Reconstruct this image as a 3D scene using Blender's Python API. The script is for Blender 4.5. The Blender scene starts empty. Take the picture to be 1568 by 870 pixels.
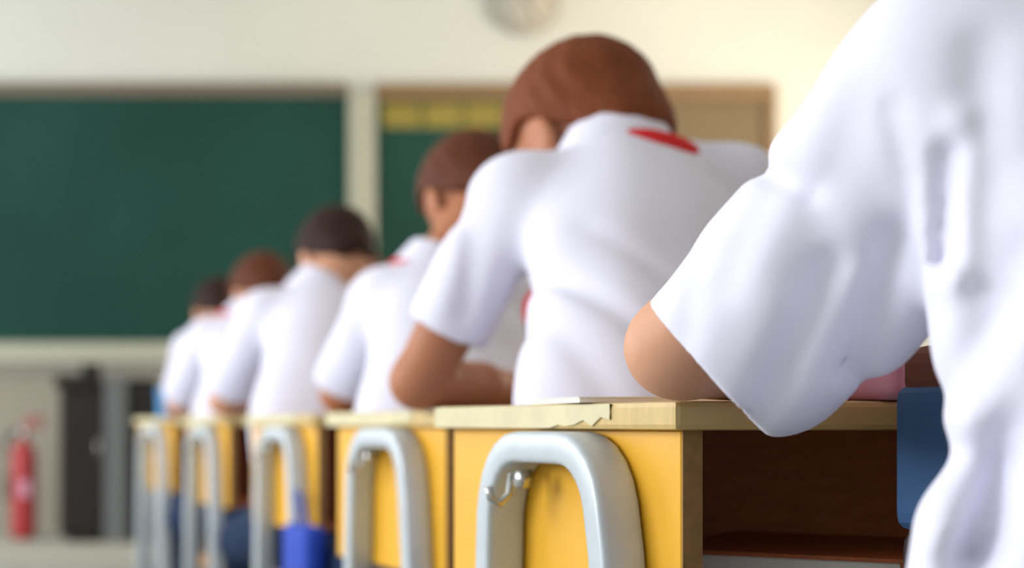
import bpy, bmesh, math, random
import numpy as np
from mathutils import Vector

random.seed(7)
S = bpy.context.scene
COL = S.collection

# ------------------------------------------------------------------ camera
W_PX, H_PX, F_PX = 1568.0, 870.0, 2530.0
VPX, HOR = 20.0, 648.0                 # where the depth lines meet / the eye level
CAM_Z = 0.735
cam_d = bpy.data.cameras.new('camera')
cam = bpy.data.objects.new('camera', cam_d)
COL.objects.link(cam)
cam.location = (0, 0, CAM_Z)
cam.rotation_euler = (math.radians(90), 0, 0)
cam_d.sensor_width = 36.0
cam_d.lens = 36.0 * F_PX / W_PX
cam_d.shift_x = (W_PX / 2 - VPX) / W_PX
cam_d.shift_y = (HOR - H_PX / 2) / W_PX
cam_d.clip_start = 0.05
cam_d.dof.use_dof = True
cam_d.dof.focus_distance = 1.12
cam_d.dof.aperture_fstop = (cam_d.lens * 1e-3) / 0.0150
S.camera = cam

# ------------------------------------------------------------------ colour helpers
def lin(r, g, b):
    f = lambda c: (c / 255 / 12.92) if c / 255 <= 0.04045 else ((c / 255 + 0.055) / 1.055) ** 2.4
    return (f(r), f(g), f(b), 1.0)

# ------------------------------------------------------------------ world, lights, exposure
S.view_settings.view_transform = 'Standard'
S.view_settings.look = 'None'
S.view_settings.gamma = 1.0
S.view_settings.use_curve_mapping = False
S.view_settings.exposure = -1.34
wd = bpy.data.worlds.new('world'); S.world = wd; wd.use_nodes = True
bg = wd.node_tree.nodes['Background']
bg.inputs[0].default_value = (0.75, 0.85, 1.0, 1); bg.inputs[1].default_value = 0.9

ROOM_L, ROOM_R, ROOM_B, ROOM_F, ROOM_H = -3.2, 5.2, -2.2, 9.0, 3.3
WIN_Y = (-0.9, 1.9, 4.7, 7.3)          # window centres along both side walls
WIN_W, WIN_LO, WIN_HI = 2.0, 0.95, 2.75

def area(name, loc, rot, sx, sy, power, colr):
    l = bpy.data.lights.new(name, 'AREA'); l.shape = 'RECTANGLE'
    l.size, l.size_y, l.energy, l.color = sx, sy, power, colr
    o = bpy.data.objects.new(name, l); COL.objects.link(o)
    o.location = loc; o.rotation_euler = rot
    return o
LEFT_POWER = (45, 285, 185, 195)
RIGHT_POWER = (14, 20, 60, 215)
for yy, pw in zip(WIN_Y, LEFT_POWER):
    area('window_daylight', (ROOM_L + 0.05, yy, 1.85), (0, math.radians(-90), 0), 1.7, 1.9, pw, (0.93, 0.96, 1.0))
for yy, pw in zip(WIN_Y, RIGHT_POWER):  # added warm fill along the right wall, stands in for the flare glow
    area('window_sunlight', (ROOM_R - 0.05, yy, 1.85), (0, math.radians(90), 0), 1.7, 1.9, pw, (1.0, 0.81, 0.62))

# ------------------------------------------------------------------ materials
def mat(name, rgb, rough=0.6, metal=0.0, noise=0.0, nscale=20.0, bump=0.0, bscale=200.0, rgb2=None,
        spec=0.5, sss=0.0, stretch=None, sheen=0.0):
    m = bpy.data.materials.new(name); m.use_nodes = True
    nt = m.node_tree; b = nt.nodes['Principled BSDF']
    b.inputs['Roughness'].default_value = rough
    b.inputs['Metallic'].default_value = metal
    b.inputs['Specular IOR Level'].default_value = spec
    if sheen: b.inputs['Sheen Weight'].default_value = sheen
    if sss:
        b.inputs['Subsurface Weight'].default_value = sss
        b.inputs['Subsurface Radius'].default_value = (0.012, 0.005, 0.003)
        b.inputs['Subsurface Scale'].default_value = 0.6
    c = lin(*rgb)
    tc = nt.nodes.new('ShaderNodeTexCoord'); mp = nt.nodes.new('ShaderNodeMapping')
    nt.links.new(tc.outputs['Object'], mp.inputs[0])
    if stretch: mp.inputs['Scale'].default_value = stretch
    if noise > 0:
        c2 = lin(*rgb2) if rgb2 else tuple(x * (1 - noise) for x in c[:3]) + (1,)
        n = nt.nodes.new('ShaderNodeTexNoise'); n.inputs['Scale'].default_value = nscale
        n.inputs['Detail'].default_value = 5
        nt.links.new(mp.outputs[0], n.inputs['Vector'])
        r = nt.nodes.new('ShaderNodeValToRGB')
        r.color_ramp.elements[0].position = 0.35; r.color_ramp.elements[1].position = 0.7
        r.color_ramp.elements[0].color = c; r.color_ramp.elements[1].color = c2
        nt.links.new(n.outputs['Fac'], r.inputs[0]); nt.links.new(r.outputs[0], b.inputs['Base Color'])
    else:
        b.inputs['Base Color'].default_value = c
    if bump > 0:
        n2 = nt.nodes.new('ShaderNodeTexNoise'); n2.inputs['Scale'].default_value = bscale
        nt.links.new(mp.outputs[0], n2.inputs['Vector'])
        bp = nt.nodes.new('ShaderNodeBump'); bp.inputs['Strength'].default_value = bump
        bp.inputs['Distance'].default_value = 0.002
        nt.links.new(n2.outputs['Fac'], bp.inputs['Height']); nt.links.new(bp.outputs[0], b.inputs['Normal'])
    return m

M = {}
M['wall'] = mat('wall_paint', (224, 228, 222), 0.85, noise=0.06, nscale=1.3)
M['dado'] = mat('lower_wall_paint', (172, 166, 154), 0.75, noise=0.08, nscale=1.5)
M['ceil'] = mat('ceiling_paint', (236, 234, 228), 0.9)
M['floor'] = mat('terrazzo_floor', (168, 170, 160), 0.5, noise=0.2, nscale=60)
M['plat'] = mat('platform_concrete', (186, 188, 178), 0.6, noise=0.12, nscale=12)
M['board'] = mat('chalkboard_green', (14, 62, 54), 0.6, noise=0.25, nscale=1.2, rgb2=(22, 74, 66), spec=0.3)
M['alu'] = mat('aluminium_trim', (190, 192, 176), 0.45, metal=0.2, noise=0.05)
M['frame_dark'] = mat('board_frame', (118, 108, 96), 0.55)
M['frame_wood'] = mat('notice_frame_wood', (140, 112, 78), 0.55, noise=0.15, nscale=8, stretch=(1, 1, 8))
M['cork'] = mat('cork', (130, 114, 88), 0.9, noise=0.2, nscale=90)  # warm flare haze over the green board, put into the colour
M['yellow_paper'] = mat('yellow_paper', (156, 142, 66), 0.8, noise=0.15, nscale=6)
M['steel'] = mat('painted_steel', (196, 204, 212), 0.38, metal=0.15, noise=0.07, nscale=40, bump=0.05, bscale=300)
M['chrome'] = mat('hook_metal', (190, 190, 190), 0.25, metal=0.9)
M['yellow'] = mat('yellow_laminate', (236, 176, 44), 0.45, noise=0.08, nscale=14)
M['chip'] = mat('particle_board', (158, 118, 70), 0.85, noise=0.25, nscale=120)
M['brown'] = mat('brown_inner_panel', (188, 102, 54), 0.6, noise=0.2, nscale=10, stretch=(2, 12, 12))
M['top'] = mat('tabletop_laminate', (206, 176, 112), 0.42, noise=0.12, nscale=10, stretch=(2, 14, 2))
M['band'] = mat('tabletop_edge_band', (214, 204, 164), 0.5, noise=0.12, nscale=30)
M['rubber'] = mat('black_rubber', (30, 30, 32), 0.7)
M['shirt'] = mat('white_cotton', (230, 228, 246), 0.85, bump=0.12, bscale=900, sheen=0.1, spec=0.2)
M['scarf'] = mat('red_scarf_cloth', (214, 40, 44), 0.7, bump=0.1, bscale=700, spec=0.2)
M['navy'] = mat('navy_cloth', (26, 44, 74), 0.85, bump=0.1, bscale=600, spec=0.2)
M['skin'] = mat('skin', (214, 158, 128), 0.55, noise=0.06, nscale=30, sss=0.15, spec=0.35)
M['skin_tan'] = mat('skin_tanned', (178, 116, 84), 0.55, noise=0.06, nscale=30, sss=0.12, spec=0.35)
M['hair'] = mat('brown_hair', (96, 50, 30), 0.65, spec=0.2, noise=0.3, nscale=150, bump=0.6, bscale=350, stretch=(1, 1, 0.15))
M['hair_dark'] = mat('dark_brown_hair', (48, 26, 20), 0.65, spec=0.2, noise=0.3, nscale=150, bump=0.6, bscale=350, stretch=(1, 1, 0.15))
M['hair_red'] = mat('chestnut_hair', (124, 64, 34), 0.65, spec=0.2, noise=0.3, nscale=150, bump=0.6, bscale=350, stretch=(1, 1, 0.15))  # redder hair tone: warm light on the head put into the colour
M['eye'] = mat('eye', (40, 28, 22), 0.2)
M['shoe'] = mat('white_canvas', (220, 220, 216), 0.7)
M['wood'] = mat('stool_wood', (176, 128, 76), 0.5, noise=0.2, nscale=10, stretch=(2, 14, 14))
M['lectern'] = mat('dark_wood', (26, 16, 14), 0.6, noise=0.3, nscale=10, stretch=(14, 14, 2))
M['grey'] = mat('grey_panel', (108, 112, 116), 0.5, noise=0.06)
M['black'] = mat('black_plastic', (20, 20, 22), 0.45)
M['red'] = mat('red_enamel', (184, 58, 62), 0.4)
M['white'] = mat('white_plastic', (236, 234, 228), 0.45)
M['paper'] = mat('white_paper', (240, 238, 230), 0.8)
M['pink'] = mat('pink_vinyl', (240, 172, 198), 0.5, noise=0.2, nscale=20)
M['bag_brown'] = mat('brown_bag_cloth', (96, 50, 34), 0.8, bump=0.15, bscale=500)
M['bag_blue'] = mat('blue_bag_cloth', (46, 82, 124), 0.8, bump=0.15, bscale=500)
M['bag_dark'] = mat('dark_bag_cloth', (42, 30, 34), 0.8, bump=0.15, bscale=500)
M['blue'] = mat('bright_blue_cloth', (18, 62, 176), 0.7, bump=0.1, bscale=500)
M['cyan'] = mat('sky_blue_plastic', (60, 140, 200), 0.45)
M['clockface'] = mat('clock_face', (198, 194, 182), 0.5)
M['clockrim'] = mat('clock_rim', (180, 176, 166), 0.4)
glass = bpy.data.materials.new('window_glass'); glass.use_nodes = True
_b = glass.node_tree.nodes['Principled BSDF']
_b.inputs['Transmission Weight'].default_value = 1; _b.inputs['Roughness'].default_value = 0.02
_b.inputs['Base Color'].default_value = (0.9, 0.96, 1, 1)
M['glass'] = glass
lampm = bpy.data.materials.new('lamp_tube_glow'); lampm.use_nodes = True
_b = lampm.node_tree.nodes['Principled BSDF']
_b.inputs['Emission Color'].default_value = (1, 0.97, 0.9, 1); _b.inputs['Emission Strength'].default_value = 3
M['lamp'] = lampm

# ------------------------------------------------------------------ object helpers
def tag(o, label=None, cat=None, group=None, kind=None):
    if label: o['label'] = label
    if cat: o['category'] = cat
    if group: o['group'] = group
    if kind: o['kind'] = kind
    return o

def empty(name, loc=(0, 0, 0), rz=0.0):
    o = bpy.data.objects.new(name, None); COL.objects.link(o)
    o.location = loc; o.rotation_euler = (0, 0, rz); o.empty_display_size = 0.05
    return o

def link(name, me, material, parent=None, smooth=False):
    o = bpy.data.objects.new(name, me); COL.objects.link(o)
    me.materials.append(M[material] if isinstance(material, str) else material)
    if smooth: me.polygons.foreach_set('use_smooth', [True] * len(me.polygons))
    if parent is not None: o.parent = parent
    return o

def box_bm(bm, x0, x1, y0, y1, z0, z1):
    v = [bm.verts.new(p) for p in ((x0, y0, z0), (x1, y0, z0), (x1, y1, z0), (x0, y1, z0),
                                   (x0, y0, z1), (x1, y0, z1), (x1, y1, z1), (x0, y1, z1))]
    for f in ((3, 2, 1, 0), (4, 5, 6, 7), (0, 1, 5, 4), (1, 2, 6, 5), (2, 3, 7, 6), (3, 0, 4, 7)):
        bm.faces.new([v[i] for i in f])

def finish(name, bm, material, parent=None, bevel=0.0, seg=2, smooth=False):
    if bevel > 0:
        bmesh.ops.bevel(bm, geom=list(bm.edges), offset=bevel, segments=seg, affect='EDGES', profile=0.6)
    bmesh.ops.recalc_face_normals(bm, faces=list(bm.faces))
    me = bpy.data.meshes.new(name); bm.to_mesh(me); bm.free()
    return link(name, me, material, parent, smooth)

def box(name, x0, x1, y0, y1, z0, z1, material, parent=None, bevel=0.0, seg=2):
    bm = bmesh.new(); box_bm(bm, x0, x1, y0, y1, z0, z1)
    return finish(name, bm, material, parent, bevel, seg)

def lathe(name, prof, material, parent=None, n=32, axis='z', at=(0, 0, 0), smooth=True):
    bm = bmesh.new(); rings = []
    for r, h in prof:
        ring = []
        for i in range(n):
            a = 2 * math.pi * i / n
            p = (r * math.cos(a), r * math.sin(a), h)
            if axis == 'y': p = (p[0], p[2], p[1])
            if axis == 'x': p = (p[2], p[0], p[1])
            ring.append(bm.verts.new((p[0] + at[0], p[1] + at[1], p[2] + at[2])))
        rings.append(ring)
    for a, b in zip(rings, rings[1:]):
        for i in range(n):
            bm.faces.new((a[i], a[(i + 1) % n], b[(i + 1) % n], b[i]))
    bm.faces.new(rings[0]); bm.faces.new(list(reversed(rings[-1])))
    return finish(name, bm, material, parent, smooth=smooth)

def tube_bm(bm, pts, ry, rz=None, n=10, closed=False, up=Vector((0, 0, 1)), square=False):
    """sweep a rounded section (half sizes ry across, rz along 'up-ish') along pts"""
    rz = rz or ry
    pts = [Vector(p) for p in pts]; rings = []
    for i, p in enumerate(pts):
        t = (pts[min(i + 1, len(pts) - 1)] - pts[max(i - 1, 0)]).normalized()
        s = t.cross(up)
        if s.length < 1e-4: s = t.cross(Vector((1, 0, 0)))
        s.normalize(); u = s.cross(t).normalized()
        ring = []
        for k in range(n):
            a = 2 * math.pi * (k + 0.5) / n
            ca, sa = math.cos(a), math.sin(a)
            if square:
                e = 0.3
                ca = math.copysign(abs(ca) ** e, ca); sa = math.copysign(abs(sa) ** e, sa)
            ring.append(bm.verts.new(p + s * (ry * ca) + u * (rz * sa)))
        rings.append(ring)
    for a, b in zip(rings, rings[1:]):
        for k in range(n):
            bm.faces.new((a[k], a[(k + 1) % n], b[(k + 1) % n], b[k]))
    bm.faces.new(rings[0]); bm.faces.new(list(reversed(rings[-1])))

def tube(name, pts, r, material, parent=None, rz=None, n=10, square=False, up=Vector((0, 0, 1))):
    bm = bmesh.new(); tube_bm(bm, pts, r, rz, n, square=square, up=up)
    return finish(name, bm, material, parent, smooth=True)

def P(x, y, Y):
    """photo pixel at a known distance Y from the camera -> world point"""
    return np.array(((x - VPX) * Y / F_PX, Y, CAM_Z + (HOR - y) * Y / F_PX))

# ------------------------------------------------------------------ room
o = box('floor', ROOM_L, ROOM_R, ROOM_B, ROOM_F, -0.1, 0, 'floor'); tag(o, kind='structure')
o = box('ceiling', ROOM_L, ROOM_R, ROOM_B, ROOM_F, ROOM_H, ROOM_H + 0.1, 'ceil'); tag(o, kind='structure')
o = box('wall_front', ROOM_L - 0.2, ROOM_R + 0.2, ROOM_F, ROOM_F + 0.2, 0, ROOM_H, 'wall'); tag(o, kind='structure')
o = box('wall_back', ROOM_L - 0.2, ROOM_R + 0.2, ROOM_B - 0.2, ROOM_B, 0, ROOM_H, 'wall'); tag(o, kind='structure')
def side_wall(name, x0, x1):
    bm = bmesh.new()
    box_bm(bm, x0, x1, ROOM_B, ROOM_F, 0, WIN_LO)
    box_bm(bm, x0, x1, ROOM_B, ROOM_F, WIN_HI, ROOM_H)
    ed = [ROOM_B] + [v for c in WIN_Y for v in (c - WIN_W / 2, c + WIN_W / 2)] + [ROOM_F]
    for a, b in zip(ed[0::2], ed[1::2]):
        box_bm(bm, x0, x1, a, b, WIN_LO, WIN_HI)
    tag(finish(name, bm, 'wall'), kind='structure')
side_wall('wall_left', ROOM_L - 0.2, ROOM_L)
side_wall('wall_right', ROOM_R, ROOM_R + 0.2)
wn = 0
for xs in (ROOM_L - 0.12, ROOM_R + 0.12):
    for c in WIN_Y:
        wn += 1
        w = tag(empty('window_%d' % wn, (xs, c, WIN_LO)), kind='structure')
        hw, hh, t = WIN_W / 2, WIN_HI - WIN_LO, 0.05
        for a, b, z0, z1 in ((-hw, -hw + t, 0, hh), (hw - t, hw, 0, hh), (-t / 2, t / 2, t, hh - t)):
            box('window_frame', -0.03, 0.03, a, b, z0, z1, 'white', w)
        for z0, z1 in ((0, t), (hh - t, hh)):
            box('window_frame', -0.03, 0.03, -hw + t, hw - t, z0, z1, 'white', w)
        for a, b in ((-hw + t, -t / 2), (t / 2, hw - t)):
            box('pane', -0.004, 0.004, a, b, t, hh - t, 'glass', w)
# darker lower part of the front wall and the teaching platform
PLAT_H, PLAT_Y = 0.14, 7.3
o = box('trim_1', ROOM_L, ROOM_R, ROOM_F - 0.012, ROOM_F, PLAT_H, 1.02, 'dado'); tag(o, kind='structure')
o = box('teaching_platform', -2.6, 4.6, PLAT_Y, ROOM_F - 0.012, 0, PLAT_H, 'plat', bevel=0.008)
tag(o, 'low grey concrete teaching platform under the chalkboard', 'platform')

# ceiling lamps, out of view, added to light the room from above
for lx in (0.0, 2.6):
    for ly in (1.0, 3.6, 6.2):
        l = tag(empty('ceiling_lamp', (lx, ly, ROOM_H)), 'white fluorescent batten lamp fixed to the classroom ceiling', 'lamp', 'ceiling lamps')
        box('housing', -0.06, 0.06, -0.6, 0.6, -0.06, 0, 'white', l, 0.006)
        for s in (-0.03, 0.03):
            tube('lamp_tube', [(s, -0.57, -0.078), (s, 0.57, -0.078)], 0.014, 'lamp', l)
            
# ------------------------------------------------------------------ chalkboard wall
def wx(x): return (x - VPX) * ROOM_F / F_PX
def wz(y): return CAM_Z + (HOR - y) * ROOM_F / F_PX
YB = ROOM_F
b = tag(empty('chalkboard', (wx(275), YB, wz(525))), 'long dark green chalkboard with grey frame and chalk ledge on front wall', 'chalkboard')
ox, oz = wx(275), wz(525)
bx0, bx1, bz0, bz1 = -1.9 - ox, wx(530) - ox, 0.0, wz(150) - oz
box('writing_surface', bx0, bx1, -0.045, -0.002, bz0, bz1, 'board', b)
box('top_rail', bx0 - 0.05, bx1, -0.06, -0.002, bz1, bz1 + 0.075, 'frame_dark', b, 0.006)
box('divider_post', bx1, wx(571) - ox, -0.075, -0.002, -0.12, bz1 + 0.02, 'alu', b, 0.006)
box('side_rail', bx0 - 0.05, bx0, -0.06, -0.002, bz0, bz1, 'frame_dark', b, 0.006)
box('bottom_rail', bx0 - 0.05, bx1, -0.06, -0.002, -0.10, bz0, 'alu', b, 0.006)
box('chalk_ledge', bx0 - 0.05, bx1, -0.13, -0.06, -0.115, -0.09, 'alu', b, 0.006)

nb = tag(empty('notice_board', (wx(870), YB, wz(525))), 'green and cork notice board with brown wooden frame and yellow header', 'notice board')
ox = wx(870); nx0, nx1 = wx(573) - ox, wx(1168) - ox
split = wx(985) - ox
box('green_panel', nx0, split, -0.03, -0.002, 0, bz1 - 0.02, 'board', nb)
box('cork_panel', split, nx1, -0.03, -0.002, 0, bz1 - 0.02, 'cork', nb)  # right part of the board in the painted haze tone
box('top_rail', nx0, nx1 + 0.05, -0.055, -0.002, bz1 - 0.02, bz1 + 0.07, 'frame_wood', nb, 0.005)
box('side_rail', nx1, nx1 + 0.05, -0.055, -0.002, -0.05, bz1 - 0.02, 'frame_wood', nb, 0.005)
box('bottom_rail', nx0, nx1, -0.055, -0.002, -0.05, 0, 'frame_wood', nb, 0.005)
for k in range(6):
    a = wx(584 + k * 62) - ox; c = wx(584 + k * 62 + 58) - ox
    box('header_card', a, c, -0.036, -0.03, wz(197) - wz(525), wz(160) - wz(525), 'yellow_paper', nb)

# clock
ck = tag(empty('wall_clock', (wx(800), YB, wz(2))), 'round pale grey wall clock above the notice board', 'clock')
R_ = 52 * ROOM_F / F_PX
lathe('rim', [(R_ * 0.88, -0.045), (R_ * 0.97, -0.05), (R_, -0.035), (R_, -0.001)], 'clockrim', ck, 40, 'y')
lathe('face', [(R_ * 0.9, -0.047), (R_ * 0.9, -0.04)], 'clockface', ck, 40, 'y')
for k in range(12):
    a = k * math.pi / 6
    x, z = math.sin(a) * R_ * 0.76, math.cos(a) * R_ * 0.76
    box('hour_mark', x - 0.005, x + 0.005, -0.049, -0.0465, z - 0.012, z + 0.012, 'grey', ck)
for ang, ln in ((0.9, 0.5), (2.6, 0.72)):
    tube('hand', [(0, -0.051, 0), (math.sin(ang) * R_ * ln, -0.051, math.cos(ang) * R_ * ln)], 0.004, 'grey', ck)

# lectern on the platform
LY = 8.25
def at8(x): return (x - VPX) * LY / F_PX
le = tag(empty('lectern', (at8(150), LY, PLAT_H)), 'dark wooden lectern with a grey steel side panel, standing on the platform', 'lectern')
lx = at8(150)
top_z = 0.735 + (HOR - 592) * LY / F_PX - PLAT_H
box('body', at8(94) - lx, at8(158) - lx, 0.0, 0.36, 0.03, top_z, 'lectern', le, 0.006)
box('side_panel', at8(159) - lx, at8(193) - lx, -0.02, 0.38, 0.0, top_z + 0.05, 'grey', le, 0.006)
box('side_cabinet', at8(194) - lx, at8(243) - lx, 0.03, 0.38, 0.0, top_z + 0.04, 'black', le, 0.006)
box('plinth', at8(106) - lx, at8(156) - lx, 0.03, 0.34, 0.0, 0.03, 'black', le)
bm = bmesh.new(); x0, x1 = at8(86) - lx, at8(158) - lx
vs = [bm.verts.new(p) for p in ((x0, -0.03, top_z), (x1, -0.03, top_z), (x1, 0.38, top_z), (x0, 0.38, top_z),
                                (x0, -0.03, top_z + 0.02), (x1, -0.03, top_z + 0.02), (x1, 0.38, top_z + 0.07), (x0, 0.38, top_z + 0.07))]
for f in ((3, 2, 1, 0), (4, 5, 6, 7), (0, 1, 5, 4), (1, 2, 6, 5), (2, 3, 7, 6), (3, 0, 4, 7)):
    bm.faces.new([vs[i] for i in f])
finish('reading_top', bm, 'lectern', le)
box('monitor', at8(126) - lx, at8(157) - lx, 0.12, 0.17, top_z + 0.02, top_z + 0.12, 'black', le, 0.006)
box('door', at8(98) - lx, at8(154) - lx, -0.012, 0.0, 0.06, top_z - 0.05, 'lectern', le, 0.003)
tube('door_handle', [(at8(150) - lx, -0.03, 0.42), (at8(150) - lx, -0.03, 0.52)], 0.006, 'chrome', le)

# red extinguisher
ex = tag(empty('fire_extinguisher', ((36 - VPX) * 8.5 / F_PX, 8.5, PLAT_H)), 'tall red fire extinguisher standing on the platform beside the lectern', 'extinguisher')
lathe('cylinder', [(0.05, 0), (0.062, 0.01), (0.066, 0.03), (0.066, 0.42), (0.055, 0.47), (0.025, 0.50), (0.022, 0.52)], 'red', ex)
lathe('valve', [(0.024, 0.52), (0.026, 0.54), (0.016, 0.56), (0.012, 0.58)], 'chrome', ex)
tube('lever', [(0, 0, 0.57), (0.05, -0.02, 0.585), (0.10, -0.04, 0.58)], 0.009, 'red', ex)
tube('lever', [(0, 0, 0.59), (0.05, -0.02, 0.615), (0.10, -0.04, 0.63)], 0.009, 'red', ex)
tube('hose', [(-0.02, 0, 0.55), (-0.07, -0.01, 0.54), (-0.088, -0.01, 0.48), (-0.086, -0.01, 0.3), (-0.084, -0.01, 0.2)], 0.011, 'black', ex)
box('label_plate', -0.03, 0.03, -0.069, -0.06, 0.22, 0.30, 'pink', ex)

# ------------------------------------------------------------------ desks
YAW = math.radians(8.0)
TOP_Z, SLAB = 0.750, 0.020
def dvec(yaw):
    return np.array((math.cos(yaw), math.sin(yaw), 0.0)), np.array((-math.sin(yaw), math.cos(yaw), 0.0))

DW, DD, BODY = 0.60, 0.395, 0.185      # width, depth, height of the book compartment
ZB = TOP_Z - SLAB - BODY
def u_frame(sgn):
    """inverted U of flat steel tube on one end of the desk; legs splay towards the floor"""
    x = -0.018 if sgn > 0 else DW + 0.018
    pts = []
    zt = TOP_Z - SLAB - 0.014
    f0, f1, r = 0.246, 0.045, 0.055
    pts.append((x, f0 + 0.045, 0.04)); pts.append((x, f0 + 0.012, zt - 0.20)); pts.append((x, f0 + 0.004, zt - r))
    for k in range(1, 7):
        a = math.pi / 2 * k / 6
        pts.append((x, f0 + 0.002 - r * (1 - math.cos(a)), zt - r + r * math.sin(a)))
    for k in range(0, 6):
        a = math.pi / 2 * k / 6
        pts.append((x, f1 + 0.018 + r * (1 - math.sin(a)), zt - r + r * math.cos(a)))
    pts += [(x, f1 + 0.012, zt - r - 0.02), (x, f1 - 0.004, zt - 0.2), (x, f1 - 0.045, 0.04)]
    return pts
def make_desk():
    d = empty('school_desk')
    t = box('tabletop', -0.012, DW + 0.012, -0.012, DD + 0.008, TOP_Z - SLAB, TOP_Z, 'top', d, 0.004, 2)
    # pale edge band on the visible end, worn away towards the sitter's corner
    bm = bmesh.new(); n = 24; rows = []
    y0, y1 = 0.075, DD + 0.006
    for i in range(n + 1):
        y = y0 + (y1 - y0) * i / n
        lo = TOP_Z - SLAB + 0.001
        if i < 8: lo += 0.011 * (1 - i / 8) * (0.6 + 0.4 * math.sin(i * 2.4))
        rows.append([bm.verts.new((-0.0135, y, lo)), bm.verts.new((-0.0135, y, TOP_Z - 0.001)),
                     bm.verts.new((-0.0115, y, lo)), bm.verts.new((-0.0115, y, TOP_Z - 0.001))])
    for a, c in zip(rows, rows[1:]):
        bm.faces.new((a[0], c[0], c[1], a[1])); bm.faces.new((a[2], a[3], c[3], c[2]))
        bm.faces.new((a[1], c[1], c[3], a[3])); bm.faces.new((a[0], a[2], c[2], c[0]))
    bm.faces.new(rows[0]); bm.faces.new(rows[-1])
    finish('edge_band', bm, 'band', t)
    for x in (0.0, DW - 0.016):
        sp = box('side_panel', x, x + 0.016, 0.0015, DD - 0.006, ZB, TOP_Z - SLAB, 'yellow', d, 0.001, 1)
        box('raw_edge', x + 0.0008, x + 0.0152, 0.0, 0.0016, ZB + 0.001, TOP_Z - SLAB, 'chip', sp)
    box('bottom_panel', 0.016, DW - 0.016, 0.012, DD - 0.02, ZB + 0.004, ZB + 0.018, 'brown', d)
    box('front_panel', 0.016, DW - 0.016, DD - 0.02, DD - 0.006, ZB + 0.004, TOP_Z - SLAB, 'brown', d)
    for x in (0.0165, DW - 0.0205):
        box('inner_lining', x, x + 0.004, 0.012, DD - 0.021, ZB + 0.02, TOP_Z - SLAB - 0.001, 'brown', d)
    for s in (1, -1):
        lf = tube('leg_frame', u_frame(s), 0.0125, 'steel', d, rz=0.017, n=16, square=True, up=Vector((1, 0, 0)))
        x = -0.018 if s > 0 else DW + 0.018
        tube('foot_rail', [(x, -0.03, 0.02), (x, 0.36, 0.02)], 0.013, 'steel', lf, rz=0.02, n=12, square=True)
        for yy in (-0.02, 0.35):
            box('rubber_foot', x - 0.016, x + 0.016, yy - 0.02, yy + 0.02, 0.0, 0.012, 'rubber', lf)
        if s > 0:
            tube('bag_hook', [(x + 0.006, 0.205, 0.695), (x - 0.012, 0.205, 0.692), (x - 0.014, 0.203, 0.678),
                              (x - 0.022, 0.202, 0.670), (x - 0.030, 0.202, 0.674), (x - 0.032, 0.202, 0.684)],
                 0.0032, 'chrome', lf)
            lathe('bolt', [(0.006, -0.006), (0.0075, -0.004), (0.0075, 0.004)], 'chrome', lf, 12, 'x', (x - 0.008, 0.19, 0.690))
    box('cross_bar', 0.0, DW, 0.30, 0.325, 0.22, 0.25, 'steel', d, 0.004)
    return d

def copy_tree(o, parent=None):
    c = o.copy(); COL.objects.link(c); c.parent = parent
    for ch in list(o.children): copy_tree(ch, c)
    return c

# rear-left corner of each desk's end panel
DESKS = []
for (xf, yf, yaw) in ((672, 1.526, 8.0), (503, 2.375, 8.0), (377, 3.225, 8.0), (277, 4.075, 8.0), (206, 4.925, 10.0), (208, 5.775, 8.0)):
    yw = math.radians(yaw); r, f = dvec(yw)
    front = np.array(((xf - VPX) * yf / F_PX, yf, 0.0))
    DESKS.append((front - f * DD + r * 0.012, yw))
DESK_LABELS = [
    'yellow school desk with white leg loop, elbow on its corner, farthest from the chalkboard',
    'yellow school desk with grey leg loop, second farthest from the chalkboard',
    'yellow school desk with a bright blue bag hanging from its end',
    'yellow school desk third nearest to the chalkboard',
    'yellow school desk second nearest to the chalkboard',
    'yellow school desk nearest to the chalkboard with sky-blue box on top']
proto = make_desk(); desk_objs = []
for i, (loc, yw) in enumerate(DESKS):
    d = proto if i == 0 else copy_tree(proto)
    d.location = loc; d.rotation_euler = (0, 0, yw)
    tag(d, DESK_LABELS[i], 'desk', 'column of school desks')
    desk_objs.append(d)

def on_desk(i, u, v, z=TOP_Z):
    loc, yw = DESKS[i]; r, f = dvec(yw)
    p = loc + r * u + f * v
    return np.array((p[0], p[1], z))

# ------------------------------------------------------------------ implicit surfaces for people and cloth
A = lambda *p: np.array(p, dtype=np.float32)
def unit(v): v = np.asarray(v, float); return v / np.linalg.norm(v)
def dot(a, b): return a @ np.asarray(b, np.float32)
def cap(p, a, b, ra, rb):
    a = np.asarray(a, np.float32); b = np.asarray(b, np.float32); ba = b - a
    q = p - a; h = np.clip(q @ ba / float(ba @ ba), 0, 1)
    return np.sqrt(((q - h[:, None] * ba) ** 2).sum(1)) - (ra + (rb - ra) * h)
def acap(p, a, b, ra, rb, n, s):
    """capsule whose section is s times flatter along the unit vector n"""
    n = np.asarray(n, np.float32); a = np.asarray(a, np.float32); b = np.asarray(b, np.float32)
    q = p - a; q = q + ((s - 1) * (q @ n))[:, None] * n
    ba = b - a; ba = ba + (s - 1) * float(ba @ n) * n
    h = np.clip(q @ ba / float(ba @ ba), 0, 1)
    return (np.sqrt(((q - h[:, None] * ba) ** 2).sum(1)) - (ra + (rb - ra) * h)) * (0.5 + 0.5 / s)
def ell(p, c, ax, r):
    q = p - np.asarray(c, np.float32)
    q = q @ np.asarray(ax, np.float32).T
    r = np.asarray(r, np.float32)
    k0 = np.sqrt(((q / r) ** 2).sum(1)); k1 = np.sqrt(((q / (r * r)) ** 2).sum(1)) + 1e-6
    return k0 * (k0 - 1) / k1
def smin(a, b, k):
    h = np.clip(0.5 + 0.5 * (b - a) / k, 0, 1)
    return b + (a - b) * h - k * h * (1 - h)
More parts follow.
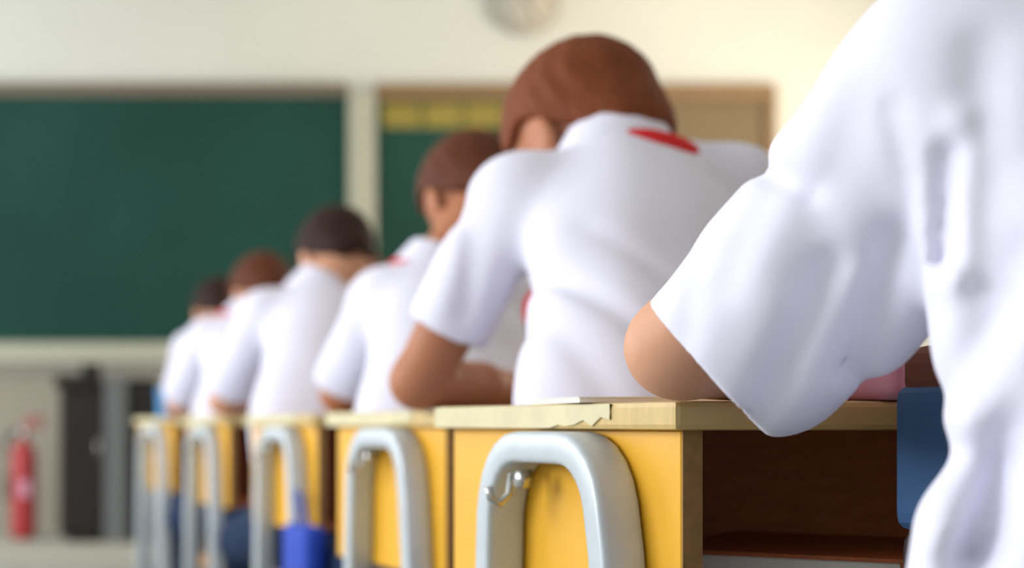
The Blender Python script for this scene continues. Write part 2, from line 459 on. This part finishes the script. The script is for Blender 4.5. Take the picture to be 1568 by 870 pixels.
def smax(a, b, k): return -smin(-a, -b, k)
def fold(p, a, b, w, amp, n=None):
    """soft groove (amp>0) or ridge (amp<0) along a-b, carried through the cloth along n"""
    a = np.asarray(a, np.float32); b = np.asarray(b, np.float32); q = p - a; ba = b - a
    if n is not None:
        n = np.asarray(n, np.float32)
        q = q - (q @ n)[:, None] * n; ba = ba - float(ba @ n) * n
    t = q @ ba / float(ba @ ba); h = np.clip(t, 0, 1)
    d2 = ((q - h[:, None] * ba) ** 2).sum(1)
    return amp * np.exp(-d2 / (w * w))

def nets(fn, lo, hi, h):
    lo = np.asarray(lo, np.float32); hi = np.asarray(hi, np.float32)
    B = 8
    nb = np.maximum(np.ceil((hi - lo) / (h * B)).astype(int), 1); n = nb * B
    ci = np.stack(np.meshgrid(*[np.arange(k) for k in nb], indexing='ij'), -1).reshape(-1, 3)
    cc = (lo + (ci * B + (B - 1) / 2) * h).astype(np.float32)
    dc = fn(cc); act = np.abs(dc) < h * B * 1.35
    vals = np.empty(n, np.float32)
    vb = vals.reshape(nb[0], B, nb[1], B, nb[2], B)
    vb[...] = np.where(dc > 0, 1.0, -1.0).reshape(nb)[:, None, :, None, :, None]
    off = np.stack(np.meshgrid(*[np.arange(B)] * 3, indexing='ij'), -1).reshape(-1, 3)
    ai = ci[act]
    for s in range(0, len(ai), 400):
        c = ai[s:s + 400]
        pts = (lo + ((c * B)[:, None, :] + off[None]) * h).astype(np.float32).reshape(-1, 3)
        v = fn(pts).reshape(len(c), B, B, B)
        for k, (x, y, z) in enumerate(c):
            vb[x, :, y, :, z, :] = v[k]
    ins = vals < 0
    e = [(0, 0, 0), (1, 0, 0), (0, 1, 0), (1, 1, 0), (0, 0, 1), (1, 0, 1), (0, 1, 1), (1, 1, 1)]
    sh = lambda arr, o: arr[o[0]:n[0] - 1 + o[0], o[1]:n[1] - 1 + o[1], o[2]:n[2] - 1 + o[2]]
    cnt = sum(sh(ins, o).astype(np.int8) for o in e)
    idx = np.argwhere((cnt > 0) & (cnt < 8))
    cv = np.stack([vals[idx[:, 0] + o[0], idx[:, 1] + o[1], idx[:, 2] + o[2]] for o in e], 1)
    acc = np.zeros((len(idx), 3), np.float32); num = np.zeros(len(idx), np.float32)
    for i in range(8):
        for j in range(i + 1, 8):
            da = np.array(e[j]) - np.array(e[i])
            if np.abs(da).sum() != 1: continue
            m = (cv[:, i] < 0) != (cv[:, j] < 0)
            t = np.where(m, cv[:, i] / np.where(m, cv[:, i] - cv[:, j], 1), 0)
            acc += np.where(m[:, None], np.array(e[i], np.float32) + t[:, None] * da, 0); num += m
    V = lo + (idx + acc / num[:, None]) * h
    vid = -np.ones(n - 1, np.int64); vid[idx[:, 0], idx[:, 1], idx[:, 2]] = np.arange(len(idx))
    F = []
    for ax in range(3):
        u, w = (ax + 1) % 3, (ax + 2) % 3
        s0 = [slice(None)] * 3; s1 = [slice(None)] * 3; s0[ax] = slice(0, -1); s1[ax] = slice(1, None)
        a = ins[tuple(s0)]; b = ins[tuple(s1)]
        ee = np.argwhere(a != b)
        ee = ee[(ee[:, u] > 0) & (ee[:, w] > 0) & (ee[:, u] < n[u] - 1) & (ee[:, w] < n[w] - 1) & (ee[:, ax] < n[ax] - 1)]
        q = []
        for du, dw in ((1, 1), (0, 1), (0, 0), (1, 0)):
            c = ee.copy(); c[:, u] -= du; c[:, w] -= dw; q.append(vid[c[:, 0], c[:, 1], c[:, 2]])
        q = np.stack(q, 1)
        flip = ~a[ee[:, 0], ee[:, 1], ee[:, 2]]
        q[flip] = q[flip][:, ::-1]
        q = q[(q >= 0).all(1)]
        F.append(q)
    return V, np.concatenate(F)

def relax(V, F, it=2, lam=0.5):
    e = np.concatenate([F[:, [0, 1]], F[:, [1, 2]], F[:, [2, 3]], F[:, [3, 0]]])
    for _ in range(it):
        s = np.zeros_like(V); c = np.zeros(len(V), np.float32)
        for k in range(3):
            s[:, k] = np.bincount(e[:, 0], V[e[:, 1], k], len(V)) + np.bincount(e[:, 1], V[e[:, 0], k], len(V))
        c = np.bincount(e[:, 0], minlength=len(V)) + np.bincount(e[:, 1], minlength=len(V))
        V = V + lam * (s / np.maximum(c, 1)[:, None] - V)
    return V

def sdf_obj(name, parts, material, parent, smooth_it=2):
    """parts: list of (fn, lo, hi, voxel); joined into one mesh object"""
    VS, FS, k = [], [], 0
    for fn, lo, hi, h in parts:
        V, F = nets(fn, lo, hi, h)
        V = relax(V, F, smooth_it)
        VS.append(V); FS.append(F + k); k += len(V)
    V = np.concatenate(VS); F = np.concatenate(FS)
    off = np.array(parent.location)
    V = V - off
    me = bpy.data.meshes.new(name)
    me.vertices.add(len(V)); me.vertices.foreach_set('co', V.astype(np.float32).ravel())
    me.loops.add(len(F) * 4); me.loops.foreach_set('vertex_index', F.astype(np.int32).ravel())
    me.polygons.add(len(F))
    me.polygons.foreach_set('loop_start', np.arange(0, len(F) * 4, 4, dtype=np.int32))
    me.polygons.foreach_set('loop_total', np.full(len(F), 4, np.int32))
    me.update(calc_edges=True); me.validate()
    return link(name, me, material, parent, smooth=True)

def bounds(pts, m):
    a = np.array(pts); return a.min(0) - m, a.max(0) + m

def wob(p, amp, seed):
    """slow irregular cloth undulation"""
    r = np.random.RandomState(seed); d = np.zeros(len(p), np.float32)
    for _ in range(5):
        k = (r.randn(3) * np.array((26, 26, 12))).astype(np.float32)
        d += np.sin(p @ k + r.rand() * 6.28).astype(np.float32)
    return amp * d / 5

def hand_fn(wr, fdir, side, z):
    """relaxed hand lying on the desk: palm, four unequal curled fingers, thumb from the palm's side"""
    f = unit((fdir[0], fdir[1], 0)); up = np.array((0, 0, 1.0)); s = np.cross(f, up) * side    # s points to the thumb
    o = np.array((wr[0], wr[1], z))
    palm_a = o + f * 0.008 + up * 0.020; palm_b = o + f * 0.058 + up * 0.022
    segs = [(palm_a - f * 0.02, palm_a, 0.019, 0.019, 0.006)]
    for j, (off, l) in enumerate(((0.021, 0.036), (0.007, 0.040), (-0.007, 0.037), (-0.020, 0.029))):
        k0 = palm_b + s * off * 0.95 + f * (0.002 - abs(off - 0.004) * 0.25)
        k1 = k0 + (f * 0.85 + up * 0.28 + s * off * 4) * l * 0.75
        k2 = k1 + (f * 0.80 - up * 0.62 + s * off * 2) * l * 0.62
        k3 = k2 + (f * 0.45 - up * 0.62) * l * 0.42
        segs += [(k0, k1, 0.0078, 0.0070, 0.004), (k1, k2, 0.0070, 0.0064, 0.002), (k2, k3, 0.0064, 0.0055, 0.002)]
    t0 = o + f * 0.018 + s * 0.018 + up * 0.016; t1 = t0 + f * 0.022 + s * 0.018; t2 = t1 + f * 0.024 + s * 0.004 - up * 0.004
    th = [(t0, t1, 0.0092, 0.0082, 0.006), (t1, t2, 0.0082, 0.0068, 0.003)]
    def fn(p):
        d = acap(p, palm_a, palm_b, 0.027, 0.030, (0, 0, 1), 2.1)
        for a, b, ra, rb, k in segs + th:
            d = smin(d, cap(p, a, b, ra, rb), k)
        return d
    pts = [palm_a - f * 0.05] + [x for sg in segs + th for x in sg[:2]]
    return fn, pts

def make_person(J, label, hv=0.005, sv=0.006, skin='skin', hair='hair', seed=0, folds=(), sl_folds=(), pitch=52, hyaw=0, hroll=0,
                sleeve=(0.050, 0.054, 0.72), hem_drop=0.0, torso_w=1.0, scarf_shift=0.0, scarf_drop=0.03):
    """J: joints in world space. The body is a single skin surface; clothes and hair are its children."""
    root = empty('person', tuple(J['pelvis'][:2]) + (0.0,))
    tag(root, label, 'person', 'pupils writing at the column of desks')
    fw = J['fwd']; rt = np.cross(fw, (0, 0, 1.0)); rt = unit(rt); up = np.array((0, 0, 1.0))
    pel, wai, che, nek, head = (J[k] for k in ('pelvis', 'waist', 'chest', 'neck', 'head'))
    shL, shR, elL, elR, wrL, wrR = (J[k] for k in ('shL', 'shR', 'elL', 'elR', 'wrL', 'wrR'))
    spn = unit(che - wai); nfw = unit(fw - spn * float(fw @ spn))
    spn0 = unit(wai - pel); nfw0 = unit(fw - spn0 * float(fw @ spn0))
    # head frame
    th, yw, rl = math.radians(pitch), math.radians(hyaw), math.radians(hroll)
    hf0 = math.cos(yw) * fw - math.sin(yw) * rt; hr = math.cos(yw) * rt + math.sin(yw) * fw
    hf = math.cos(th) * hf0 - math.sin(th) * up; hu = math.cos(th) * up + math.sin(th) * hf0
    hr, hu = math.cos(rl) * hr + math.sin(rl) * hu, math.cos(rl) * hu - math.sin(rl) * hr
    ax = np.stack([hr, hf, hu])
    H = lambda a, b, c: head + hr * a + hf * b + hu * c
    kn, an = [], []
    for s in (-1, 1):
        k = pel + fw * 0.37 + rt * 0.085 * s; k[2] = 0.46
        a = k - fw * 0.03; a[2] = 0.085
        kn.append(k); an.append(a)
    # ---- skin
    def head_f(p):
        d = ell(p, H(0, -0.006, 0.018), ax, (0.078, 0.095, 0.088))
        d = smin(d, ell(p, H(0, 0.026, -0.045), ax, (0.056, 0.062, 0.070)), 0.03)
        d = smin(d, cap(p, H(0, 0.088, 0.0), H(0, 0.101, -0.030), 0.007, 0.011), 0.012)         # nose
        for s in (-1, 1):
            d = smax(d, -ell(p, H(0.031 * s, 0.097, 0.004), ax, (0.014, 0.011, 0.009)), 0.010)  # eye sockets
            ear = ell(p, H(0.081 * s, -0.008, -0.022), ax, (0.010, 0.022, 0.031))
            ear = smax(ear, -ell(p, H(0.092 * s, -0.004, -0.018), ax, (0.007, 0.012, 0.019)), 0.005)
            d = smin(d, ear, 0.008)
        d = smax(d, -cap(p, H(-0.02, 0.092, -0.062), H(0.02, 0.092, -0.062), 0.003, 0.003), 0.006)
        d = smin(d, cap(p, H(-0.012, 0.084, -0.070), H(0.012, 0.084, -0.070), 0.006, 0.006), 0.006)
        return d
    skull_base = H(0, -0.035, -0.055)
    def arm_f(p):
        d = 1e3
        for sh, el_, wr in ((shL, elL, wrL), (shR, elR, wrR)):
            m = el_ * 0.45 + wr * 0.55
            d = np.minimum(d, smin(cap(p, sh, el_, 0.042, 0.033), smin(cap(p, el_, m, 0.034, 0.031), cap(p, m, wr, 0.031, 0.021), 0.01), 0.012))
        return d
    def body_f(p):
        d = head_f(p)
        d = smin(d, cap(p, skull_base, nek, 0.046, 0.050), 0.025)
        d = smin(d, acap(p, che, wai, 0.105, 0.095, nfw, 1.5), 0.03)
        d = smin(d, acap(p, wai, pel, 0.095, 0.10, nfw0, 1.45), 0.03)
        d = smin(d, cap(p, shL, shR, 0.040, 0.040), 0.03)
        d = smin(d, cap(p, nek, che, 0.05, 0.07), 0.03)
        d = smin(d, arm_f(p), 0.012)
        for k, a, s in zip(kn, an, (-1, 1)):
            hp = pel + rt * 0.07 * s
            d = smin(d, cap(p, hp, k, 0.06, 0.045), 0.02)
            d = smin(d, cap(p, k, a, 0.042, 0.03), 0.015)
        return d
    pts = [H(0, 0, 0.1), H(0.1, 0, 0), H(-0.1, 0, 0), H(0, 0.12, 0), H(0, 0, -0.12), pel, nek, shL, shR, elL, elR, wrL, wrR] + kn + an
    lo, hi = bounds(pts, 0.06); lo[2] = 0.02
    parts = [(body_f, lo, hi, hv)]
    for wr, el_, s in ((wrL, elL, 1), (wrR, elR, -1)):
        hfn, hp = hand_fn(wr, wr - el_, s, TOP_Z + 0.001)
        l2, h2 = bounds(hp, 0.03)
        parts.append((hfn, l2, h2, 0.0028))
    sdf_obj('body', parts, skin, root, 2)
    for s in (-1, 1):
        c = H(0.031 * s, 0.084, 0.003)
        sdf_obj('eye', [(lambda p, c=c: np.sqrt(((p - c.astype(np.float32)) ** 2).sum(1)) - 0.0095, c - 0.014, c + 0.014, 0.003)], 'eye', root, 1)
    # ---- hair: short cap with a hairline rising from nape to forehead
    def hair_f(p):
        q = (p - head.astype(np.float32)) @ ax.T.astype(np.float32)
        d = ell(p, H(0, -0.008, 0.019), ax, (0.089, 0.107, 0.099))
        d = smin(d, ell(p, H(0, -0.045, -0.045), ax, (0.066, 0.062, 0.066)), 0.02)
        d = d + 0.0006 * np.sin(q[:, 0] * 260 + 3 * np.sin(q[:, 1] * 60)) + 0.001 * np.sin(q[:, 1] * 310 + q[:, 0] * 120)
        line = -0.022 + 0.75 * q[:, 1] + 0.008 * np.sin(q[:, 0] * 90)
        ear = np.exp(-((q[:, 1] + 0.002) / 0.036) ** 2) * 0.046 * np.clip(np.abs(q[:, 0]) / 0.07, 0, 1) ** 2
        line = np.maximum(line, -0.10) + ear
        return smax(d, (line - q[:, 2]) * 0.8, 0.008)
    lo, hi = bounds([H(a, b, c) for a in (-0.1, 0.1) for b in (-0.12, 0.11) for c in (-0.125, 0.125)], 0.0)
    sdf_obj('hair', [(hair_f, lo, hi, 0.0045)], hair, root, 1)
    # ---- shirt
    hemZ = J.get('hem', pel[2] + 0.04)
    r1, r2, frac = sleeve
    tw = torso_w
    def torso_f(p):
        d = acap(p, pel + up * 0.02, wai, 0.158 * tw, 0.142 * tw, nfw0, 1.45)
        d = smin(d, acap(p, wai, che, 0.142 * tw, 0.138 * tw, nfw, 1.45), 0.05)
        d = smin(d, acap(p, shL * 0.8 + nek * 0.2 - up * 0.02, shR * 0.8 + nek * 0.2 - up * 0.02, 0.058, 0.058, up, 1.0), 0.05)
        d = smin(d, cap(p, che, nek - up * 0.01, 0.09, 0.055), 0.04)
        d = smin(d, cap(p, nek - up * 0.02, shR, 0.05, 0.052), 0.03)
        d = smin(d, cap(p, nek - up * 0.03, shL - up * 0.01, 0.045, 0.045), 0.03)
        d = d + wob(p, 0.004, seed)
        for f_ in folds: d = d + fold(p, *f_)
        return d
    hz = float(hemZ)
    def shirt_f(p):
        d = torso_f(p)
        d = smax(d, (hz + 0.012 * np.sin(p[:, 0] * 25 + seed) - p[:, 2]), 0.006)
        for sh, el_ in ((shL, elL), (shR, elR)):
            v = unit(el_ - sh); L = np.linalg.norm(el_ - sh); hc = sh + v * L * frac
            drop = J.get('hemL', None) if sh is shL else None
            cen = hc if drop is None else drop
            s0 = sh - v * 0.0
            vv = unit(cen - s0)
            sd = cap(p, s0, cen + vv * 0.08, r1, r2 + (r2 - r1) * 0.08 / (L * frac))
            sd = sd + wob(p * 1.4, 0.0035, seed + 5)
            if sh is shL:
                for f_ in sl_folds: sd = sd + fold(p, *f_)
            if sh is shL and 'arm_fill' in J:
                sd = smin(sd, cap(p, *J['arm_fill']), 0.03)
            hn = J['hemN'] if (sh is shL and 'hemN' in J) else vv
            if sh is shL and 'hemZ' in J: sd = smax(sd, J['hemZ'] - p[:, 2], 0.03)
            pl = (p - cen.astype(np.float32)) @ hn.astype(np.float32)
            thick = max(0.008, sv * 2.0)
            inner = smax(sd + thick, -(pl + 0.07), 0.004)
            sd = smax(sd, pl, 0.003)
            d = smin(d, sd, 0.022)
            d = smax(d, -inner, 0.003)
        # neck opening
        nd = unit(skull_base - nek)
        d = smax(d, -cap(p, nek + nd * 0.012, nek + nd * 0.12, 0.052, 0.06), 0.006)
        return d
    lo, hi = bounds([pel, wai, che, nek, shL, shR, elL * 0.8 + shL * 0.2, elR * 0.8 + shR * 0.2], 0.17)
    lo[2] = hz - 0.03; hi[2] = nek[2] + 0.08
    sdf_obj('shirt', [(shirt_f, lo, hi, sv)], 'shirt', root, 2)
    # ---- collar: folded band around the neck
    nd = unit(skull_base - nek)
    ca = unit(nd * 0.75 + up * 0.5 - fw * 0.1)
    cc = nek + ca * 0.014 + fw * 0.004
    cr = unit(rt - ca * float(rt @ ca)); cf = np.cross(ca, cr)
    def ring(p, c, R, w, hgt, flare):
        q = p - c.astype(np.float32)
        z = q @ ca.astype(np.float32); x = q @ cr.astype(np.float32); y = q @ cf.astype(np.float32)
        rr = np.sqrt((x / 1.08) ** 2 + y ** 2) - (R - flare * z)
        dx = np.abs(rr) - w; dz = np.abs(z) - hgt
        return np.sqrt(np.maximum(dx, 0) ** 2 + np.maximum(dz, 0) ** 2) + np.minimum(np.maximum(dx, dz), 0) - 0.004
    def collar_f(p):
        d = ring(p, cc, 0.058, 0.002, 0.026, 0.35)
        q = (p - cc.astype(np.float32))
        front = 0.018 - (0.5 - 0.5 * np.sign(q @ cf.astype(np.float32) - 0.03)) * 10
        gap = np.maximum(np.abs(q @ cr.astype(np.float32)) - 0.010, 0.02 - q @ cf.astype(np.float32))
        return smax(d, -gap, 0.004)
    lo, hi = bounds([cc], 0.1)
    sdf_obj('collar', [(collar_f, lo, hi, 0.0038)], 'shirt', root, 1)
    sc = cc - ca * scarf_drop + rt * scarf_shift
    knot = nek + fw * 0.085 - up * 0.05
    def scarf_f(p):
        d = ring(p, sc, 0.068, 0.005, 0.010, 0.3)
        d = smin(d, ell(p, knot, np.stack([rt, fw, up]), (0.02, 0.014, 0.018)), 0.015)
        for s in (-1, 1):
            e = knot + rt * 0.05 * s - up * 0.12 + fw * 0.012
            d = smin(d, acap(p, knot, e, 0.012, 0.028, fw, 4.0), 0.006)
            side = sc + rt * 0.055 * s + fw * 0.04 - up * 0.015
            d = smin(d, cap(p, side, knot, 0.012, 0.010), 0.012)
        return d
    lo, hi = bounds([sc + rt * 0.1, sc - rt * 0.1, sc - fw * 0.1, sc + up * 0.06, knot - up * 0.17 + fw * 0.04, knot + rt * 0.09, knot - rt * 0.09], 0.02)
    sdf_obj('scarf', [(scarf_f, lo, hi, 0.005)], 'scarf', root, 1)
    # ---- trousers
    def trous_f(p):
        d = acap(p, pel + up * 0.09, pel + up * 0.0, 0.125, 0.138, fw, 1.3)
        for k, a, s in zip(kn, an, (-1, 1)):
            hp = pel + rt * 0.075 * s
            d = smin(d, cap(p, hp, k, 0.078, 0.062), 0.03)
            d = smin(d, cap(p, k, a, 0.060, 0.055), 0.02)
        d = d + wob(p, 0.003, seed + 9)
        d = smax(d, 0.11 - p[:, 2], 0.004)
        return smax(d, p[:, 2] - (pel[2] + 0.12), 0.004)
    lo, hi = bounds([pel] + kn + an, 0.17); lo[2] = 0.07
    sdf_obj('trousers', [(trous_f, lo, hi, 0.009)], 'navy', root, 2)
    for a in an:
        f0 = a + fw * 0.13
        def shoe_f(p, a=a, f0=f0):
            d = cap(p, (a[0], a[1], 0.055), (f0[0], f0[1], 0.035), 0.045, 0.034)
            d = smin(d, cap(p, (a[0], a[1], 0.06), (a[0], a[1], 0.10), 0.042, 0.04), 0.02)
            return smax(d, 0.002 - p[:, 2], 0.003)
        lo, hi = bounds([a, f0], 0.07); lo[2] = -0.01
        sdf_obj('shoe', [(shoe_f, lo, hi, 0.007)], 'shoe', root, 1)
    # stool under the pupil
    st = empty('stool', (pel[0], pel[1], 0.0), math.atan2(-fw[0], fw[1]))
    sz = pel[2] - 0.132
    box('seat', -0.15, 0.15, -0.13, 0.13, sz - 0.025, sz, 'wood', st, 0.006)
    for sx in (-1, 1):
        for sy in (-1, 1):
            tube('leg', [(0.13 * sx, 0.11 * sy, 0.0), (0.12 * sx, 0.10 * sy, sz - 0.025)], 0.013, 'steel', st, n=10, square=True)
    for sx in (-1, 1):
        box('stretcher', 0.126 * sx - 0.008, 0.126 * sx + 0.008, -0.10, 0.10, 0.14, 0.165, 'steel', st)
    return root, st

def generic(i, head_px, head_Y, lift=0.0, elL=(-0.022, 0.03), shx=0.0, **kw):
    """pupil writing at desk i: elbows on the corners, leaning over the top"""
    loc, yw = DESKS[i]; r, f = dvec(yw)
    L = lambda u, v, z: np.array((loc[0] + r[0] * u + f[0] * v, loc[1] + r[1] * u + f[1] * v, z))
    J = dict(fwd=f)
    J['pelvis'] = L(0.13, -0.29, 0.525); J['waist'] = L(0.132, -0.25, 0.74 + lift * 0.5)
    J['chest'] = L(0.185, -0.13, 0.92 + lift); J['neck'] = L(0.197, -0.045, 1.045 + lift)
    J['shL'] = L(0.062 + shx, -0.055, 1.0 + lift); J['shR'] = L(0.335, -0.06, 1.012 + lift)
    J['elL'] = L(elL[0], elL[1], TOP_Z + 0.036); J['elR'] = L(0.50, 0.03, TOP_Z + 0.036)
    J['wrL'] = L(0.175, 0.16, TOP_Z + 0.026); J['wrR'] = L(0.33, 0.19, TOP_Z + 0.026)
    J['head'] = P(head_px[0], head_px[1], head_Y)
    J.update(kw.pop('J', {}))
    return J

# pupil 1: close to the camera, seen from behind on the left
f1 = dvec(math.radians(8))[1]
J1 = dict(fwd=f1,
          pelvis=A(0.582, 0.80, 0.525), waist=A(0.630, 0.83, 0.72), chest=A(0.612, 0.88, 0.88), neck=A(0.640, 0.94, 1.02),
          shL=A(0.514, 0.90, 0.925), shR=A(0.80, 0.94, 0.95),
          elL=A(0.447, 1.105, 0.786), elR=A(0.95, 1.16, 0.786), wrL=A(0.62, 1.27, 0.776), wrR=A(0.78, 1.30, 0.776),
          head=A(0.62, 1.03, 1.10), hem=0.615)
J1 = {k: (v if k == 'hem' else np.asarray(v, float)) for k, v in J1.items()}
J1['hemL'] = P(1105, 590, 1.055)
J1['arm_fill'] = (P(1425, 400, 0.93), P(1340, 500, 0.985), 0.022, 0.022)
J1['hemZ'] = 0.724
J1['hemN'] = unit((-0.60, 0.30, -0.55))
vn = unit((0.5, 0.85, 0.0))
def F1(x0, y0, x1, y1, Y, w, amp): return (P(x0, y0, Y), P(x1, y1, Y), w, amp, vn)
folds1 = [F1(1452, 230, 1446, 390, 0.84, 0.007, 0.012), F1(1475, 180, 1466, 430, 0.84, 0.009, -0.006), F1(1500, 60, 1490, 430, 0.82, 0.012, 0.007),
          F1(1470, 600, 1575, 380, 0.80, 0.012, 0.006), F1(1470, 640, 1568, 520, 0.80, 0.012, -0.006), F1(1500, 860, 1550, 660, 0.78, 0.010, 0.009), F1(1400, 900, 1425, 820, 0.80, 0.026, -0.010), F1(1450, 680, 1480, 690, 0.80, 0.024, 0.008),
          F1(1480, 868, 1560, 720, 0.78, 0.012, 0.009), F1(1545, 250, 1530, 560, 0.80, 0.012, 0.004)]
sl1 = [F1(1372, 180, 1432, 400, 0.90, 0.006, 0.010), F1(1405, 340, 1436, 470, 0.90, 0.006, 0.010), F1(1128, 236, 1260, 320, 1.0, 0.008, 0.007),
       F1(1290, 420, 1150, 660, 1.0, 0.010, 0.009), F1(1385, 380, 1310, 560, 0.96, 0.010, 0.012), F1(1080, 400, 1060, 520, 1.02, 0.010, 0.004),
       F1(1200, 300, 1120, 440, 1.0, 0.012, 0.004), F1(1330, 200, 1230, 420, 0.96, 0.014, 0.004)]
make_person(J1, 'person in white short-sleeved shirt with an elbow on the desk, seated farthest from the chalkboard',
            hv=0.0045, sv=0.0034, skin='skin', hair='hair_dark', seed=3, folds=folds1, sl_folds=sl1,
            sleeve=(0.056, 0.066, 0.75), pitch=45)

# pupil 2
J2 = generic(1, (893, 206), 2.05)
n2 = J2['fwd']
def F2(x0, y0, x1, y1, Y, w, amp): return (P(x0, y0, Y), P(x1, y1, Y), w, amp, n2)
folds2 = [F2(790, 290, 960, 560, 1.75, 0.014, 0.008), F2(810, 420, 870, 620, 1.75, 0.014, 0.005), F2(900, 350, 1000, 470, 1.8, 0.014, 0.004)]
make_person(J2, 'person in white shirt and red scarf with chestnut hair, head bowed low', seed=11, sl_folds=[F2(745, 300, 730, 480, 1.9, 0.012, 0.009), F2(690, 380, 670, 480, 1.9, 0.01, 0.005)],
            skin='skin_tan', hair='hair_red', folds=folds2, pitch=40, hyaw=14, hroll=0, scarf_shift=0.022, scarf_drop=0.020)
make_person(generic(2, (722, 304), 2.90, lift=-0.055, elL=(0.058, 0.05), shx=0.03), 'person in white shirt, brown hair mostly hidden behind the shoulder of the chestnut-haired one',
            sv=0.008, hv=0.006, sleeve=(0.050, 0.055, 0.93), seed=21, skin='skin_tan', hair='hair', pitch=45)
make_person(generic(3, (515, 396), 3.74, lift=-0.02, elL=(0.0, 0.04), shx=0.0), 'person in white shirt with bright red scarf showing beside a dark round head',
            sv=0.008, hv=0.006, sleeve=(0.050, 0.055, 0.93), seed=31, skin='skin', hair='hair_dark', pitch=45, scarf_shift=0.03, scarf_drop=0.018)
make_person(generic(4, (402, 452), 4.60, lift=-0.03, elL=(0.025, 0.05), shx=0.01), 'person in white shirt with brown hair and pale neck, second nearest to the chalkboard',
            sv=0.009, hv=0.007, sleeve=(0.050, 0.055, 0.93), seed=41, skin='skin', hair='hair', pitch=50)
make_person(generic(5, (336, 480), 5.45, lift=-0.02, elL=(0.05, 0.08), shx=0.0), 'person in white shirt with dark hair, nearest to the chalkboard',
            sv=0.009, hv=0.007, sleeve=(0.050, 0.055, 0.93), seed=51, skin='skin', hair='hair_dark', pitch=45)
STOOLS = [o for o in COL.objects if o.name.split('.')[0] == 'stool']
for o, lb in zip(STOOLS, ('farthest from the chalkboard', 'second farthest from the chalkboard', 'third farthest from the chalkboard',
                          'third nearest to the chalkboard', 'second nearest to the chalkboard', 'nearest to the chalkboard')):
    tag(o, 'wooden stool with steel legs under the seated pupil ' + lb, 'stool', 'stools under the pupils')

# ------------------------------------------------------------------ small things
# school bag on the near pupil's lap
bc = np.array((0.685, 1.052, 0.0)); bgm = empty('school_bag', tuple(bc), math.radians(8))
tag(bgm, 'brown and blue school bag wedged between desk and pupil', 'bag')
bz = 0.582
box('base', -0.105, 0.105, -0.032, 0.04, bz, 0.665, 'bag_dark', bgm, 0.012, 3)
box('body', -0.108, 0.108, -0.034, 0.042, 0.665, 0.76, 'bag_blue', bgm, 0.012, 3)
box('flap', -0.104, 0.104, -0.037, 0.040, 0.75, 0.785, 'bag_brown', bgm, 0.012, 3)
tube('strap', [(0.02, -0.036, 0.783), (0.02, -0.012, 0.800), (0.02, 0.02, 0.800), (0.02, 0.038, 0.783)], 0.012, 'bag_dark', bgm, rz=0.003)

# pencil case and paper on the near desk, books inside it
pc = tag(empty('pencil_case', (0.648, 1.203, TOP_Z + 0.0005), math.radians(44)), 'pink pencil case with red zip lying on the desk', 'pencil case')
bm = bmesh.new(); box_bm(bm, -0.075, 0.075, -0.023, 0.023, 0.0, 0.036)
finish('pouch', bm, 'pink', pc, 0.012, 4, True)
box('zip', -0.06, 0.06, -0.004, 0.004, 0.0355, 0.0385, 'red', pc, 0.001)
tube('zip_pull', [(0.055, 0.0, 0.040), (0.066, -0.006, 0.040), (0.070, -0.010, 0.038)], 0.0022, 'chrome', pc)
p = on_desk(0, 0.055, 0.17); pp = empty('exercise_book', tuple(p), math.radians(-4))
tag(pp, 'thin white exercise book at the desk edge by the elbow', 'exercise book')
box('pages', -0.06, 0.06, -0.075, 0.075, 0.0005, 0.004, 'paper', pp)
box('cover', -0.061, 0.061, -0.076, 0.076, 0.004, 0.0048, 'white', pp)
zi = ZB + 0.018
BOOKS = (('brown textbook lying askew on top of the book stack inside the open desk', 'brown', 52), ('tan textbook second from top of the stack inside the open desk', 'chip', 49),
         ('dark textbook third from top of the stack inside the open desk', 'bag_dark', 54))
for k, (lb, m_, ang) in enumerate(BOOKS):
    zz = zi + 0.0005 + (2 - k) * 0.0252
    p = on_desk(0, 0.20, 0.155, zz); bk = tag(empty('textbook', tuple(p), math.radians(ang)), lb, 'book', 'books inside the near desk')
    box('pages', -0.125, 0.125, -0.085, 0.085, 0.003, 0.022, 'paper', bk)
    box('cover', -0.128, 0.128, -0.09, 0.088, 0.022, 0.025, m_, bk)
    box('cover', -0.128, 0.128, -0.09, 0.088, 0.0, 0.003, m_, bk)
    box('spine', -0.128, 0.128, -0.09, -0.086, 0.003, 0.022, m_, bk)

# blue bag hanging on the third desk
p = on_desk(2, -0.045, -0.125, 0.0); hb = tag(empty('hanging_bag', (p[0], p[1], 0.30), DESKS[2][1]), 'bright blue cloth bag hanging from the desk end', 'bag')
bm = bmesh.new(); box_bm(bm, -0.018, 0.022, 0.0, 0.13, 0.02, 0.265)
finish('pouch', bm, 'blue', hb, 0.016, 3, True)
tube('handle', [(0.002, 0.03, 0.258), (0.01, 0.10, 0.30), (0.018, 0.155, 0.32), (0.02, 0.165, 0.312), (0.01, 0.12, 0.26)], 0.0025, 'blue', hb)

# sky-blue box on the far desk
p = on_desk(5, -0.005, 0.10); cb = tag(empty('pencil_box', tuple(p), DESKS[5][1]), 'sky-blue plastic box on the desk nearest to the chalkboard', 'box')
box('body', 0.0, 0.06, -0.10, 0.0, 0.0005, 0.07, 'cyan', cb, 0.006)
box('lid', -0.002, 0.062, -0.102, 0.002, 0.071, 0.10, 'cyan', cb, 0.006)
box('clasp', 0.018, 0.042, -0.106, -0.102, 0.05, 0.072, 'white', cb)
